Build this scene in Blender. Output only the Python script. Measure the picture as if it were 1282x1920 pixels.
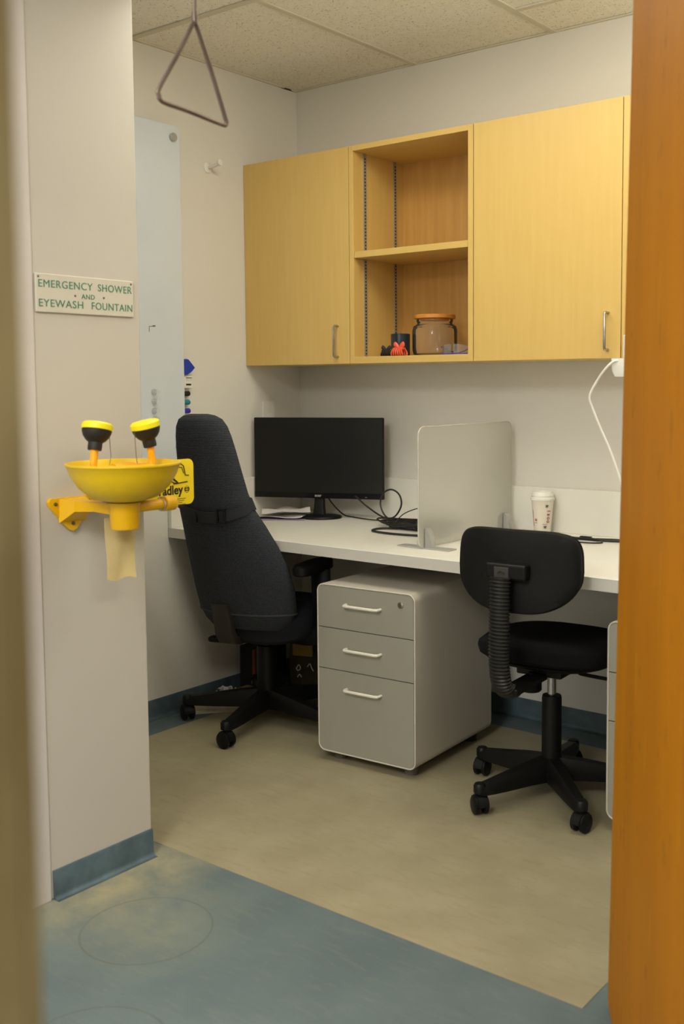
import bpy, bmesh, math, random
from mathutils import Vector, Matrix
for o in list(bpy.data.objects): bpy.data.objects.remove(o)
S = bpy.context.scene
COL = S.collection
PI = math.pi
# ------------------------------------------------------------------ camera
def camera():
    yaw, pitch, roll = 0.64838, -0.07653, -0.005374
    f = Vector((-math.sin(yaw)*math.cos(pitch), math.cos(yaw)*math.cos(pitch), math.sin(pitch)))
    r = Vector((math.cos(yaw), math.sin(yaw), 0)); u = r.cross(f)
    c, s = math.cos(roll), math.sin(roll)
    R, U = c*r+s*u, -s*r+c*u
    cam = bpy.data.cameras.new('camera'); o = bpy.data.objects.new('camera', cam); COL.objects.link(o)
    m = Matrix((R, U, -f)).transposed().to_4x4(); m.translation = (3.17768, -3.49892, 1.29585)
    o.matrix_world = m
    cam.sensor_fit = 'VERTICAL'; cam.sensor_height = 36; cam.sensor_width = 24
    cam.lens = 36*1970.066/1920
    cam.shift_x = -97.6/1920; cam.shift_y = -88.2/1920
    cam.clip_start = .02; cam.clip_end = 50
    cam.dof.use_dof = True; cam.dof.focus_distance = 3.7; cam.dof.aperture_fstop = 4.0
    S.camera = o
camera()
S.view_settings.view_transform = 'Standard'; S.view_settings.look = 'None'
S.view_settings.gamma = 1; S.view_settings.use_curve_mapping = False
S.view_settings.exposure = 0.0
W = bpy.data.worlds.new('world'); S.world = W; W.use_nodes = True
W.node_tree.nodes['Background'].inputs[0].default_value = (.8, .85, 1, 1)
W.node_tree.nodes['Background'].inputs[1].default_value = .05
def area(name, loc, sx, sy, power, color, rot=(0, 0, 0)):
    l = bpy.data.lights.new(name, 'AREA'); l.shape = 'RECTANGLE'; l.size = sx; l.size_y = sy
    l.energy = power; l.color = color
    o = bpy.data.objects.new(name, l); COL.objects.link(o); o.location = loc; o.rotation_euler = rot
WARM = (1, .965, .83)
COOL = (1, .98, .92)
area('alcove_light', (1.1, -1.25, 2.54), .6, .6, 10.5, WARM)
area('alcove_light_right', (2.2, -.8, 2.54), .25, .6, 6, WARM)
area('alcove_uplight_fill', (2.15, -1.15, 2.25), .3, .8, 9.5, WARM, (PI, 0, 0))  # unseen upward source, added to brighten the ceiling
area('passage_light', (1.7, -3.2, 2.54), .6, 1.2, 6, COOL)
area('passage_light_left', (1.35, -4.2, 2.54), .6, 1.2, 10, COOL)
area('passage_light_right', (2.3, -4.2, 2.54), .6, 1.2, 68, COOL)
area('passage_end_fill', (1.8, -5.9, 1.5), 1.4, 1.6, 9, COOL, (PI/2, 0, 0))  # no window here: added soft source for frontal light and ceiling fill
area('front_room_fill', (4.3, -3.6, 2.54), .6, 1.2, 55, WARM)  # added on the camera's side to brighten the near door frame
# ------------------------------------------------------------------ materials
def lin(c):
    return tuple(((v/255)/12.92 if v/255 <= .04045 else (((v/255)+.055)/1.055)**2.4) for v in c)+(1,)
MATS = {}
def mat(name, rgb, rough=.5, metal=0, var=.0, vscale=8, vstretch=(1, 1, 1), bump=0, bscale=200, rgb2=None, spec=.5, coat=0):
    m = bpy.data.materials.new(name); m.use_nodes = True
    nt = m.node_tree; b = nt.nodes['Principled BSDF']
    b.inputs['Roughness'].default_value = rough; b.inputs['Metallic'].default_value = metal
    b.inputs['Specular IOR Level'].default_value = spec; b.inputs['Coat Weight'].default_value = coat
    c = lin(rgb)
    tc = nt.nodes.new('ShaderNodeTexCoord')
    mp = nt.nodes.new('ShaderNodeMapping'); mp.inputs['Scale'].default_value = vstretch
    nt.links.new(tc.outputs['Object'], mp.inputs[0])
    n = nt.nodes.new('ShaderNodeTexNoise'); n.inputs['Scale'].default_value = vscale; n.inputs['Detail'].default_value = 6
    nt.links.new(mp.outputs[0], n.inputs['Vector'])
    mx = nt.nodes.new('ShaderNodeMix'); mx.data_type = 'RGBA'
    c2 = lin(rgb2) if rgb2 else tuple(min(1, v*(1-var)) for v in c[:3])+(1,)
    mx.inputs[6].default_value = c; mx.inputs[7].default_value = c2
    rp = nt.nodes.new('ShaderNodeMapRange'); rp.inputs[1].default_value = .35; rp.inputs[2].default_value = .65
    nt.links.new(n.outputs[0], rp.inputs[0]); nt.links.new(rp.outputs[0], mx.inputs[0])
    nt.links.new(mx.outputs[2], b.inputs['Base Color'])
    if bump:
        n2 = nt.nodes.new('ShaderNodeTexNoise'); n2.inputs['Scale'].default_value = bscale; n2.inputs['Detail'].default_value = 3
        nt.links.new(tc.outputs['Object'], n2.inputs['Vector'])
        bp = nt.nodes.new('ShaderNodeBump'); bp.inputs['Strength'].default_value = bump; bp.inputs['Distance'].default_value = .002
        nt.links.new(n2.outputs[0], bp.inputs['Height']); nt.links.new(bp.outputs[0], b.inputs['Normal'])
    MATS[name] = m
    return m
def clear(name, tint, alpha_diff, rough=.05, spec=.5, blur=0):
    """see-through sheet: part of the light passes, part is scattered"""
    m = bpy.data.materials.new(name); m.use_nodes = True; nt = m.node_tree
    b = nt.nodes['Principled BSDF']; out = nt.nodes['Material Output']
    b.inputs['Base Color'].default_value = lin(tint); b.inputs['Roughness'].default_value = rough
    b.inputs['Specular IOR Level'].default_value = spec
    n = nt.nodes.new('ShaderNodeTexNoise'); n.inputs['Scale'].default_value = 30
    mr = nt.nodes.new('ShaderNodeMapRange'); mr.inputs[3].default_value = alpha_diff*.95; mr.inputs[4].default_value = alpha_diff*1.05
    nt.links.new(n.outputs[0], mr.inputs[0])
    fr = nt.nodes.new('ShaderNodeFresnel'); fr.inputs[0].default_value = 1.16
    gl = nt.nodes.new('ShaderNodeBsdfGlossy'); gl.inputs['Roughness'].default_value = rough
    t = nt.nodes.new('ShaderNodeBsdfTransparent'); m1 = nt.nodes.new('ShaderNodeMixShader'); ms = nt.nodes.new('ShaderNodeMixShader')
    if blur:
        t = nt.nodes.new('ShaderNodeBsdfRefraction'); t.inputs['Roughness'].default_value = blur; t.inputs['IOR'].default_value = 1.12
        t.inputs['Color'].default_value = (.97, .97, .96, 1)
    nt.links.new(fr.outputs[0], m1.inputs[0]); nt.links.new(t.outputs[0], m1.inputs[1]); nt.links.new(gl.outputs[0], m1.inputs[2])
    nt.links.new(mr.outputs[0], ms.inputs[0]); nt.links.new(m1.outputs[0], ms.inputs[1])
    if blur:
        tr = nt.nodes.new('ShaderNodeBsdfTranslucent'); tr.inputs['Color'].default_value = lin(tint); m2 = nt.nodes.new('ShaderNodeMixShader'); m2.inputs[0].default_value = .5
        nt.links.new(b.outputs[0], m2.inputs[1]); nt.links.new(tr.outputs[0], m2.inputs[2]); nt.links.new(m2.outputs[0], ms.inputs[2])
    else: nt.links.new(b.outputs[0], ms.inputs[2])
    nt.links.new(ms.outputs[0], out.inputs[0]); MATS[name] = m
    return m
WALL = mat('wall_paint', (224, 221, 214), .6, var=.02, vscale=2, bump=.15, bscale=350)
WALLC = mat('column_paint', (188, 183, 174), .55, var=.02, vscale=2, bump=.1, bscale=350)
TRIMW = mat('white_trim_paint', (196, 190, 186), .45, var=.02)
BASEB = mat('blue_baseboard_vinyl', (84, 104, 112), .45, rgb2=(66, 82, 90), vscale=14)
WOOD = mat('maple_veneer', (214, 180, 106), .42, rgb2=(210, 176, 101), vscale=5, vstretch=(9, 9, .7))
WOODH = mat('maple_veneer_crosswise', (214, 180, 106), .42, rgb2=(210, 176, 101), vscale=5, vstretch=(.7, 9, 9))
DOORW = mat('orange_varnished_door', (174, 110, 4), .55, rgb2=(163, 101, 2), vscale=1.3, vstretch=(4, 4, .6), spec=.1)
def stain(m, col, scale, stretch, lo, hi, amt):
    nt = m.node_tree; b = nt.nodes['Principled BSDF']; cur = b.inputs['Base Color'].links[0].from_socket
    tc = nt.nodes.new('ShaderNodeTexCoord'); mp = nt.nodes.new('ShaderNodeMapping'); mp.inputs['Scale'].default_value = stretch; mp.inputs['Location'].default_value = (3.3, 1.7, .4)
    nt.links.new(tc.outputs['Object'], mp.inputs[0])
    n = nt.nodes.new('ShaderNodeTexNoise'); n.inputs['Scale'].default_value = scale; n.inputs['Detail'].default_value = 5; nt.links.new(mp.outputs[0], n.inputs['Vector'])
    r = nt.nodes.new('ShaderNodeMapRange'); r.inputs[1].default_value = lo; r.inputs[2].default_value = hi; r.inputs[4].default_value = amt; nt.links.new(n.outputs[0], r.inputs[0])
    mx = nt.nodes.new('ShaderNodeMix'); mx.data_type = 'RGBA'; mx.inputs[7].default_value = lin(col)
    nt.links.new(r.outputs[0], mx.inputs[0]); nt.links.new(cur, mx.inputs[6]); nt.links.new(mx.outputs[2], b.inputs['Base Color'])
stain(DOORW, (112, 66, 4), 22, (1.6, 1, .7), .64, .76, .8)
stain(DOORW, (190, 132, 30), 9, (3, 1, .4), .64, .75, .5)
JAMB = mat('khaki_door_frame_paint', (150, 132, 94), .5, rgb2=(120, 102, 66), vscale=6)
DESK = mat('white_laminate', (232, 230, 222), .35, var=.02, vscale=20)
DESKE = mat('worktop_edge_shade', (205, 202, 194), .4, var=.02, vscale=20)  # darker tone stands for shade on the worktop's front edge
METAL = mat('brushed_nickel', (186, 182, 174), .3, 1, var=.15, vscale=60)
STEEL = mat('dull_steel_rod', (122, 108, 100), .45, .7, var=.3, vscale=20)
CHROME = mat('chrome', (200, 200, 200), .15, 1, var=.05)
ALU = mat('satin_aluminium', (190, 190, 188), .38, .6, var=.05)
BLK = mat('black_plastic', (17, 16, 16), .45, var=.2, vscale=30, bump=.1, spec=.25)
BLKG = mat('glossy_black_bezel', (14, 14, 15), .18, var=.1)
SCREEN = mat('dark_screen', (12, 12, 12), .35, var=.1)
RUBBER = mat('black_rubber', (24, 22, 20), .6, var=.2)
BRIB = mat('black_bellows_rubber', (26, 25, 24), .4, var=.2, spec=.35)
BSH = mat('black_backshell_plastic', (14, 13, 14), .6, var=.15, bump=.3, bscale=600, spec=.25)
BFAB = mat('black_seat_fabric', (15, 15, 17), .95, var=.3, vscale=200, bump=.5, bscale=900, spec=.2)
CABG = mat('grey_drawer_front', (150, 148, 136), .5, var=.03, vscale=20)
CABW = mat('light_grey_enamel', (198, 192, 180), .4, var=.02, vscale=20, bump=.05, bscale=400)
HNDL = mat('white_enamel_handle', (220, 216, 204), .35, var=.02)
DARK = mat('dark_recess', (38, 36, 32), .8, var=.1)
YEL = mat('yellow_enamel', (230, 178, 4), .35, rgb2=(222, 170, 3), vscale=6)
YBOWL = mat('yellow_plastic_bowl', (224, 188, 6), .35, rgb2=(216, 180, 5), vscale=4)
YLIM = mat('lime_yellow_cap', (236, 226, 20), .4, var=.05)
ORG = mat('amber_hose', (248, 168, 8), .35, var=.05)
YSIGN = mat('yellow_sign_plastic', (244, 216, 20), .4, var=.03)
INK = mat('black_print', (36, 32, 20), .6, var=.1)
GRN = mat('green_engraved_letters', (62, 124, 98), .6, var=.1)
SIGNW = mat('cream_sign_plastic', (196, 191, 178), .5, var=.02)
KRAFT = mat('manila_tag', (208, 190, 140), .8, rgb2=(198, 180, 126), vscale=12, bump=.4, bscale=40)
GLASSB = mat('glass_board_pale_blue', (214, 222, 230), .12, var=.02, spec=.6)
WPL = mat('white_plastic', (232, 230, 224), .35, var=.02)
PAPER = mat('paper', (226, 220, 220), .8, rgb2=(212, 208, 210), vscale=10)
LILAC = mat('lilac_paper', (176, 160, 186), .8, var=.05)
CABLE = mat('black_cable', (30, 28, 26), .5, var=.1)
NAVY = mat('navy_glaze', (26, 40, 54), .25, var=.1)
CORAL = mat('coral_plastic', (228, 92, 60), .35, var=.1)
BLUEP = mat('blue_plastic', (28, 62, 168), .4, var=.1)
TEAL = mat('teal_plastic', (28, 140, 146), .4, var=.1)
VIOL = mat('violet_blue_plastic', (56, 44, 176), .4, var=.1)
RED = mat('red_print', (150, 40, 40), .6, var=.1)
CUPM = mat('white_cup_paper', (232, 224, 210), .55, var=.02)
BAMB = mat('bamboo_lid', (214, 140, 56), .5, rgb2=(198, 122, 44), vscale=8, vstretch=(1, 12, 1))
SHOE = mat('off_white_canvas', (208, 200, 176), .8, var=.15, vscale=40)
SHOED = mat('olive_suede', (120, 108, 70), .9, var=.2, vscale=40)
BAG = mat('dark_olive_bag_cloth', (66, 56, 34), .9, var=.3, vscale=30)
BAGY = mat('mustard_strap', (150, 122, 50), .8, var=.1)
BOXB = mat('dark_box_card', (34, 30, 28), .8, var=.2)
ORGS = mat('orange_spine_card', (130, 66, 34), .7, var=.1)
WOODB = mat('maple_back_panel', (206, 160, 88), .5, rgb2=(196, 148, 78), vscale=5, vstretch=(9, 9, .7))
GLASS = clear('clear_glass', (215, 215, 205), .035)
FROST = clear('frosted_acrylic', (246, 244, 238), .28, .5, .3, blur=.55)
LENS = clear('clear_lens', (225, 228, 235), .1)
PIN = clear('clear_push_pin', (225, 228, 230), .3)

# knitted chair fabric with fine horizontal rows
def knit():
    m = mat('slate_knit_fabric', (64, 68, 76), .95, rgb2=(47, 50, 57), vscale=300, spec=.2)
    nt = m.node_tree; b = nt.nodes['Principled BSDF']
    tc = nt.nodes.new('ShaderNodeTexCoord')
    w = nt.nodes.new('ShaderNodeTexWave'); w.bands_direction = 'Z'; w.inputs['Scale'].default_value = 55; w.inputs['Distortion'].default_value = .6
    w.inputs['Detail Scale'].default_value = 20
    nt.links.new(tc.outputs['Object'], w.inputs['Vector'])
    bp = nt.nodes.new('ShaderNodeBump'); bp.inputs['Strength'].default_value = .5; bp.inputs['Distance'].default_value = .002
    nt.links.new(w.outputs[1], bp.inputs['Height']); nt.links.new(bp.outputs[0], b.inputs['Normal'])
    return m
KNIT = knit()
# mottled sheet flooring, streaked one way
def flooring(name, a, b2, c3, streak, dust=False):
    m = mat(name, a, .42, rgb2=b2, vscale=2.2, vstretch=streak, spec=.35)
    nt = m.node_tree; b = nt.nodes['Principled BSDF']
    cur = b.inputs['Base Color'].links[0].from_socket
    tc = nt.nodes.new('ShaderNodeTexCoord')
    def mixin(cur, fac, col):
        mx = nt.nodes.new('ShaderNodeMix'); mx.data_type = 'RGBA'; mx.inputs[7].default_value = lin(col)
        nt.links.new(fac, mx.inputs[0]); nt.links.new(cur, mx.inputs[6]); return mx.outputs[2]
    def rng(s, a0, a1, b0, b1):
        r = nt.nodes.new('ShaderNodeMapRange'); r.inputs[1].default_value = a0; r.inputs[2].default_value = a1
        r.inputs[3].default_value = b0; r.inputs[4].default_value = b1; nt.links.new(s, r.inputs[0]); return r.outputs[0]
    def noise(sc, stretch=(1, 1, 1), turn=.3):
        mp = nt.nodes.new('ShaderNodeMapping'); mp.inputs['Scale'].default_value = stretch; mp.inputs['Rotation'].default_value = (0, 0, turn)
        nt.links.new(tc.outputs['Object'], mp.inputs[0])
        n = nt.nodes.new('ShaderNodeTexNoise'); n.inputs['Scale'].default_value = sc; n.inputs['Detail'].default_value = 8; n.inputs['Roughness'].default_value = .65
        nt.links.new(mp.outputs[0], n.inputs['Vector']); return n.outputs[0]
    cur = mixin(cur, rng(noise(9, (1.3, 6, 1), -.62), .52, .70, 0, .6), c3)
    cur = mixin(cur, rng(noise(30, (1, 5, 1), -.62), .52, .7, 0, .45), b2)
    cur = mixin(cur, rng(noise(26), .66, .74, 0, .5), tuple(min(255, v+16) for v in a))
    if dust:
        def dist(cx, cy, sx=1, sy=1):
            v = nt.nodes.new('ShaderNodeVectorMath'); v.operation = 'SUBTRACT'; v.inputs[1].default_value = (cx, cy, 0)
            nt.links.new(tc.outputs['Object'], v.inputs[0])
            v2 = nt.nodes.new('ShaderNodeVectorMath'); v2.operation = 'MULTIPLY'; v2.inputs[1].default_value = (sx, sy, 0)
            nt.links.new(v.outputs[0], v2.inputs[0])
            l = nt.nodes.new('ShaderNodeVectorMath'); l.operation = 'LENGTH'; nt.links.new(v2.outputs[0], l.inputs[0]); return l.outputs['Value']
        def mul(p, q):
            k = nt.nodes.new('ShaderNodeMath'); k.operation = 'MULTIPLY'; nt.links.new(p, k.inputs[0]); nt.links.new(q, k.inputs[1]); return k.outputs[0]
        n = rng(noise(9), .3, .6, .25, 1)
        # dried soap scale spread along the foot of the stub wall, below the eyewash
        cur = mixin(cur, mul(rng(dist(1.0, -1.80, 1, .45), .04, .20, .9, 0), n), (158, 150, 120))
        cur = mixin(cur, mul(rng(dist(1.24, -1.90, .8, .7), .02, .2, .6, 0), n), (138, 138, 118))
        # rings left by buckets
        for cx, cy, r in ((1.24, -1.93, .155), (1.52, -2.30, .15)):
            d = dist(cx, cy)
            k = nt.nodes.new('ShaderNodeMath'); k.operation = 'SUBTRACT'; k.inputs[1].default_value = r; nt.links.new(d, k.inputs[0])
            ab = nt.nodes.new('ShaderNodeMath'); ab.operation = 'ABSOLUTE'; nt.links.new(k.outputs[0], ab.inputs[0])
            cur = mixin(cur, mul(rng(ab.outputs[0], .001, .004, .5, 0), n), (76, 80, 72))
    nt.links.new(cur, b.inputs['Base Color'])
    rr = rng(noise(6), .3, .7, .36, .52); nt.links.new(rr, b.inputs['Roughness'])
    return m
FBLUE = flooring('blue_sheet_floor', (100, 114, 116), (88, 103, 107), (112, 121, 117), (2, 2, 1), True)
FTAN = flooring('tan_sheet_floor', (156, 148, 122), (147, 139, 113), (140, 130, 102), (3, 3, 1))
# pitted mineral-fibre ceiling tile
def tile_mat():
    m = mat('mineral_fibre_tile', (243, 239, 226), .9, rgb2=(238, 233, 216), vscale=40, spec=.1)
    nt = m.node_tree; b = nt.nodes['Principled BSDF']; cur = b.inputs['Base Color'].links[0].from_socket
    g = nt.nodes.new('ShaderNodeNewGeometry')
    n = nt.nodes.new('ShaderNodeTexNoise'); n.inputs['Scale'].default_value = 150; n.inputs['Detail'].default_value = 3
    nt.links.new(g.outputs['Position'], n.inputs['Vector'])
    r = nt.nodes.new('ShaderNodeMapRange'); r.inputs[1].default_value = .61; r.inputs[2].default_value = .68; r.inputs[4].default_value = .6
    nt.links.new(n.outputs[0], r.inputs[0])
    mx = nt.nodes.new('ShaderNodeMix'); mx.data_type = 'RGBA'; mx.inputs[7].default_value = lin((128, 118, 96))
    nt.links.new(r.outputs[0], mx.inputs[0]); nt.links.new(cur, mx.inputs[6]); nt.links.new(mx.outputs[2], b.inputs['Base Color'])
    bp = nt.nodes.new('ShaderNodeBump'); bp.inputs['Strength'].default_value = .6; bp.inputs['Distance'].default_value = .002; bp.invert = True
    nt.links.new(r.outputs[0], bp.inputs['Height']); nt.links.new(bp.outputs[0], b.inputs['Normal'])
    return m
TILE = tile_mat()
# ------------------------------------------------------------------ mesh helpers
def obj(name, bm, m, parent=None, loc=None, smooth=False, rot=None):
    bmesh.ops.recalc_face_normals(bm, faces=bm.faces)
    me = bpy.data.meshes.new(name); bm.to_mesh(me); bm.free(); me.materials.append(m)
    if smooth:
        for p in me.polygons: p.use_smooth = True
        me.set_sharp_from_angle(angle=math.radians(38))
    o = bpy.data.objects.new(name, me); COL.objects.link(o)
    if parent: o.parent = parent
    if loc: o.location = loc
    if rot: o.rotation_euler = rot
    return o
def thing(name, label, cat, loc=(0, 0, 0), rotz=0, group=None, rot=None, scale=None):
    o = bpy.data.objects.new(name, None); COL.objects.link(o); o.empty_display_size = .05
    o.location = loc; o.rotation_euler = rot or (0, 0, rotz)
    if scale: o.scale = (scale,)*3
    return tag(o, label, cat, group)
def tag(o, label, cat, group=None):
    o['label'] = label; o['category'] = cat
    if group: o['group'] = group
    return o
def struct(o): o['kind'] = 'structure'; return o
def bx(x0, x1, y0, y1, z0, z1, bev=0, seg=2, bm=None):
    b = bmesh.new()
    v = [b.verts.new((x, y, z)) for x in (x0, x1) for y in (y0, y1) for z in (z0, z1)]
    for f in ((0, 1, 3, 2), (4, 6, 7, 5), (0, 4, 5, 1), (2, 3, 7, 6), (0, 2, 6, 4), (1, 5, 7, 3)): b.faces.new([v[i] for i in f])
    if bev: bmesh.ops.bevel(b, geom=b.edges[:], offset=bev, segments=seg, affect='EDGES', profile=.5)
    return merge(bm, b)
def merge(bm, b, M=None):
    if M is not None: bmesh.ops.transform(b, matrix=M, verts=b.verts)
    if bm is None: return b
    me = bpy.data.meshes.new('t'); b.to_mesh(me); bm.from_mesh(me); b.free(); bpy.data.meshes.remove(me); return bm
def xf(b, loc=(0, 0, 0), rot=(0, 0, 0)):
    from mathutils import Euler
    bmesh.ops.transform(b, matrix=Matrix.Translation(loc) @ Euler(rot).to_matrix().to_4x4(), verts=b.verts); return b
def loft(rings, closed_ends=True, bm=None, cyclic=False):
    b = bmesh.new(); vs = [[b.verts.new(p) for p in r] for r in rings]; n = len(rings[0])
    R = range(len(vs)) if cyclic else range(len(vs)-1)
    for i in R:
        a, c = vs[i], vs[(i+1) % len(vs)]
        for k in range(n): b.faces.new((a[k], a[(k+1) % n], c[(k+1) % n], c[k]))
    if closed_ends and not cyclic:
        b.faces.new(vs[0][::-1]); b.faces.new(vs[-1])
    return merge(bm, b)
def lathe(prof, seg=24, bm=None, M=None, caps=True):
    """profile of (r, z), solid of revolution about z"""
    b = bmesh.new(); rings = []
    for r, z in prof:
        if r < 1e-6: rings.append([b.verts.new((0, 0, z))])
        else: rings.append([b.verts.new((r*math.cos(2*PI*k/seg), r*math.sin(2*PI*k/seg), z)) for k in range(seg)])
    for a, c in zip(rings[:-1], rings[1:]):
        for k in range(seg):
            q = (k+1) % seg
            if len(a) == 1 and len(c) == 1: continue
            if len(a) == 1: b.faces.new((a[0], c[k], c[q]))
            elif len(c) == 1: b.faces.new((a[k], a[q], c[0]))
            else: b.faces.new((a[k], a[q], c[q], c[k]))
    if caps:
        for r in (rings[0], rings[-1]):
            if len(r) > 1: b.faces.new(r)
    return merge(bm, b, M)
def catmull(P, sub=8, closed=False):
    P = [Vector(p) for p in P]; out = []; n = len(P)
    for i in range(n if closed else n-1):
        p0 = P[(i-1) % n] if closed or i > 0 else P[0]*2-P[1]
        p1 = P[i]; p2 = P[(i+1) % n]; p3 = P[(i+2) % n] if closed or i+2 < n else P[-1]*2-P[-2]
        for k in range(sub):
            t = k/sub
            out.append(.5*((2*p1)+(p2-p0)*t+(2*p0-5*p1+4*p2-p3)*t*t+(3*p1-p0-3*p2+p3)*t**3))
    if not closed: out.append(P[-1])
    return out
def tube(P, r, seg=8, sub=0, closed=False, bm=None, radii=None, aspect=1, up=None):
    if sub: P = catmull(P, sub, closed)
    P = [Vector(p) for p in P]; n = len(P); rings = []
    t0 = ((P[1]-P[0]).normalized()); ref = Vector(up) if up else (Vector((0, 0, 1)) if abs(t0.z) < .9 else Vector((1, 0, 0)))
    u = (ref-ref.dot(t0)*t0).normalized()
    for i in range(n):
        a = P[(i-1) % n] if (closed or i > 0) else P[i]; c = P[(i+1) % n] if (closed or i < n-1) else P[i]
        t = (c-a).normalized(); u = (u-u.dot(t)*t).normalized(); w = t.cross(u)
        rr = radii[i] if radii else r
        rings.append([P[i]+(u*math.cos(2*PI*k/seg)*aspect+w*math.sin(2*PI*k/seg))*rr for k in range(seg)])
    return loft(rings, True, bm, cyclic=closed)
def rrect(hw, hh, r, seg=5):
    pts = []
    for cx, cy, a0 in ((hw-r, hh-r, 0), (-hw+r, hh-r, PI/2), (-hw+r, -hh+r, PI), (hw-r, -hh+r, 3*PI/2)):
        for k in range(seg+1):
            a = a0+k*PI/2/seg; pts.append((cx+r*math.cos(a), cy+r*math.sin(a)))
    return pts
def prism(pts, axis, a, b_, bm=None):
    """extrude 2D outline along an axis: 'x' (pts are y,z), 'y' (x,z), 'z' (x,y)"""
    def P(p, t): return {'x': (t, p[0], p[1]), 'y': (p[0], t, p[1]), 'z': (p[0], p[1], t)}[axis]
    return loft([[P(p, a) for p in pts], [P(p, b_) for p in pts]], True, bm)
def sell(hw, hh, n=24, e=3.0):
    out = []
    for k in range(n):
        a = 2*PI*k/n; c, s = math.cos(a), math.sin(a)
        out.append((hw*math.copysign(abs(c)**(2/e), c), hh*math.copysign(abs(s)**(2/e), s)))
    return out
def text(name, s, size, m, parent, loc, rot, ext=.0006, align='CENTER', bold=.0, sx=1, space=1):
    c = bpy.data.curves.new('t', 'FONT'); c.body = s; c.size = size; c.extrude = ext; c.align_x = align; c.align_y = 'CENTER'
    c.offset = bold; c.space_character = space; c.resolution_u = 4; c.fill_mode = 'BOTH'
    t = bpy.data.objects.new('t', c); COL.objects.link(t)
    dg = bpy.context.evaluated_depsgraph_get(); me = bpy.data.meshes.new_from_object(t.evaluated_get(dg))
    bpy.data.objects.remove(t); me.materials.clear(); me.materials.append(m)
    o = bpy.data.objects.new(name, me); COL.objects.link(o); o.parent = parent; o.location = loc; o.rotation_euler = rot; o.scale = (sx, 1, 1)
    return o
def copy_tree(o, parent=None):
    c = o.copy(); COL.objects.link(c)
    if parent: c.parent = parent
    for ch in o.children: copy_tree(ch, c)
    return c

# ================================================================== SETTING
ZC = 2.57; XR = 2.37; XC = .934; YC = -1.657
HB = .075
fl = struct(obj('floor', bx(-.1, 6, -6, .1, -.1, 0), FBLUE))
obj('floor_inlay', bx(.15, 2.222, -1.60, -.15, 0.0, .0012), FTAN, fl)
struct(obj('wall_back', bx(-.1, 6, 0, .1, 0, ZC+.1), WALL))
struct(obj('wall_left', bx(-.1, 0, YC, 0, 0, ZC+.1), WALL))
wc = struct(obj('wall_stub', bx(-.1, XC, -6, YC, 0, ZC+.1, .004), WALLC))
struct(obj('wall_right', bx(XR, 2.72, -1.58, 0, 0, ZC+.1), WALL))
struct(obj('wall_right_far', bx(2.72, 2.80, -2.28, 0, 0, ZC+.1), WALL))
struct(obj('wall_front', bx(2.72, 2.80, -6, -3.256, 0, ZC+.1), WALL))
struct(obj('wall_lintel', bx(2.72, 2.80, -3.256, -2.28, 2.16, ZC+.1), WALL))
struct(obj('added_light_baffle', bx(XC-.02, 2.74, -1.70, -1.60, 2.345, ZC+.1), WALL))  # unseen beam, added to block alcove light from the stub wall's top
struct(obj('wall_far_right', bx(6, 6.1, -6, .1, 0, ZC+.1), WALL))
struct(obj('wall_near', bx(-.1, 6.1, -6.1, -6, 0, ZC+.1), WALL))
# corner guard strip + white panel at the near end of the stub wall
struct(obj('trim_1', bx(XC-.001, XC+.0035, -2.30, -1.982, 0, ZC, .0015), TRIMW))
# khaki painted steel door frame at the near left
fr = bmesh.new()
bx(2.70, 2.80, -3.32, -3.246, 0, 2.16, .006, 2, fr); bx(2.795, 2.812, -3.36, -3.262, 0, 2.2, .004, 2, fr)
struct(obj('trim_2', fr, JAMB))
# baseboards with a coved foot
def cove(h, t=.006, r=.013):
    pts = [(0, h), (t*.6, h), (t, h-.004), (t, r)]
    for k in range(1, 6):
        a = k*PI/2/5*.92; pts.append((t+r*(1-math.cos(a)), r*(1-math.sin(a))))
    pts += [(t+r+.004, .0012), (t+r+.004, 0), (0, 0)]
    return pts
struct(obj('baseboard_left', loft([[(p[0], y, p[1]) for p in cove(HB)] for y in (YC, 0)]), BASEB, smooth=True))
struct(obj('baseboard_back', loft([[(x, -p[0], p[1]) for p in cove(HB)] for x in (0, XR)]), BASEB, smooth=True))
struct(obj('baseboard_right', loft([[(XR-p[0], y, p[1]) for p in cove(HB)] for y in (-1.58, 0)]), BASEB, smooth=True))
struct(obj('baseboard_stub', loft([[(XC+p[0], y, p[1]) for p in cove(HB)] for y in (-1.975, YC)]), BASEB, smooth=True))
# suspended ceiling: slab above, tee grid, one object per tile
ce = struct(obj('ceiling', bx(-.1, 6.1, -6.1, .1, ZC+.06, ZC+.1), DARK))
GRID = mat('grid_bar_paint', (212, 205, 184), .6, var=.02)
xs = [0, .645, 1.27, 1.895, 2.52, 3.145, 3.77, 4.395, 5.02, 5.645, 6]
TL = {}
for i in range(len(xs)-1):
    if i >= 2 or i == 1: ys = [0, -.285] if i >= 2 else [0, -.905]
    else: ys = [0, -.905]
    while ys[-1] > -6: ys.append(max(-6, ys[-1]-1.21))
    ys[-1] = -6
    for a, c in zip(ys[:-1], ys[1:]):
        w = xs[i+1]-xs[i]; l = a-c; key = (round(w, 3), round(l, 3))
        if key not in TL:
            o = obj('ceiling_tile', bx(.009, w-.014, -l+.014, -.009, 0, .014, .002, 1), TILE, ce); TL[key] = o.data
        else:
            o = bpy.data.objects.new('ceiling_tile', TL[key]); COL.objects.link(o); o.parent = ce
        o.location = (xs[i], a, ZC+.006)
        obj('grid_bar', bx(xs[i]+.012, xs[i+1]-.012, a-.012, a+.012 if a < 0 else 0, ZC, ZC+.005), GRID, ce)
for x in xs[:-1]:
    obj('grid_bar', bx(x-.012 if x else 0, x+.012, -6, 0, ZC-.0005, ZC+.0055), GRID, ce)
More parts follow.
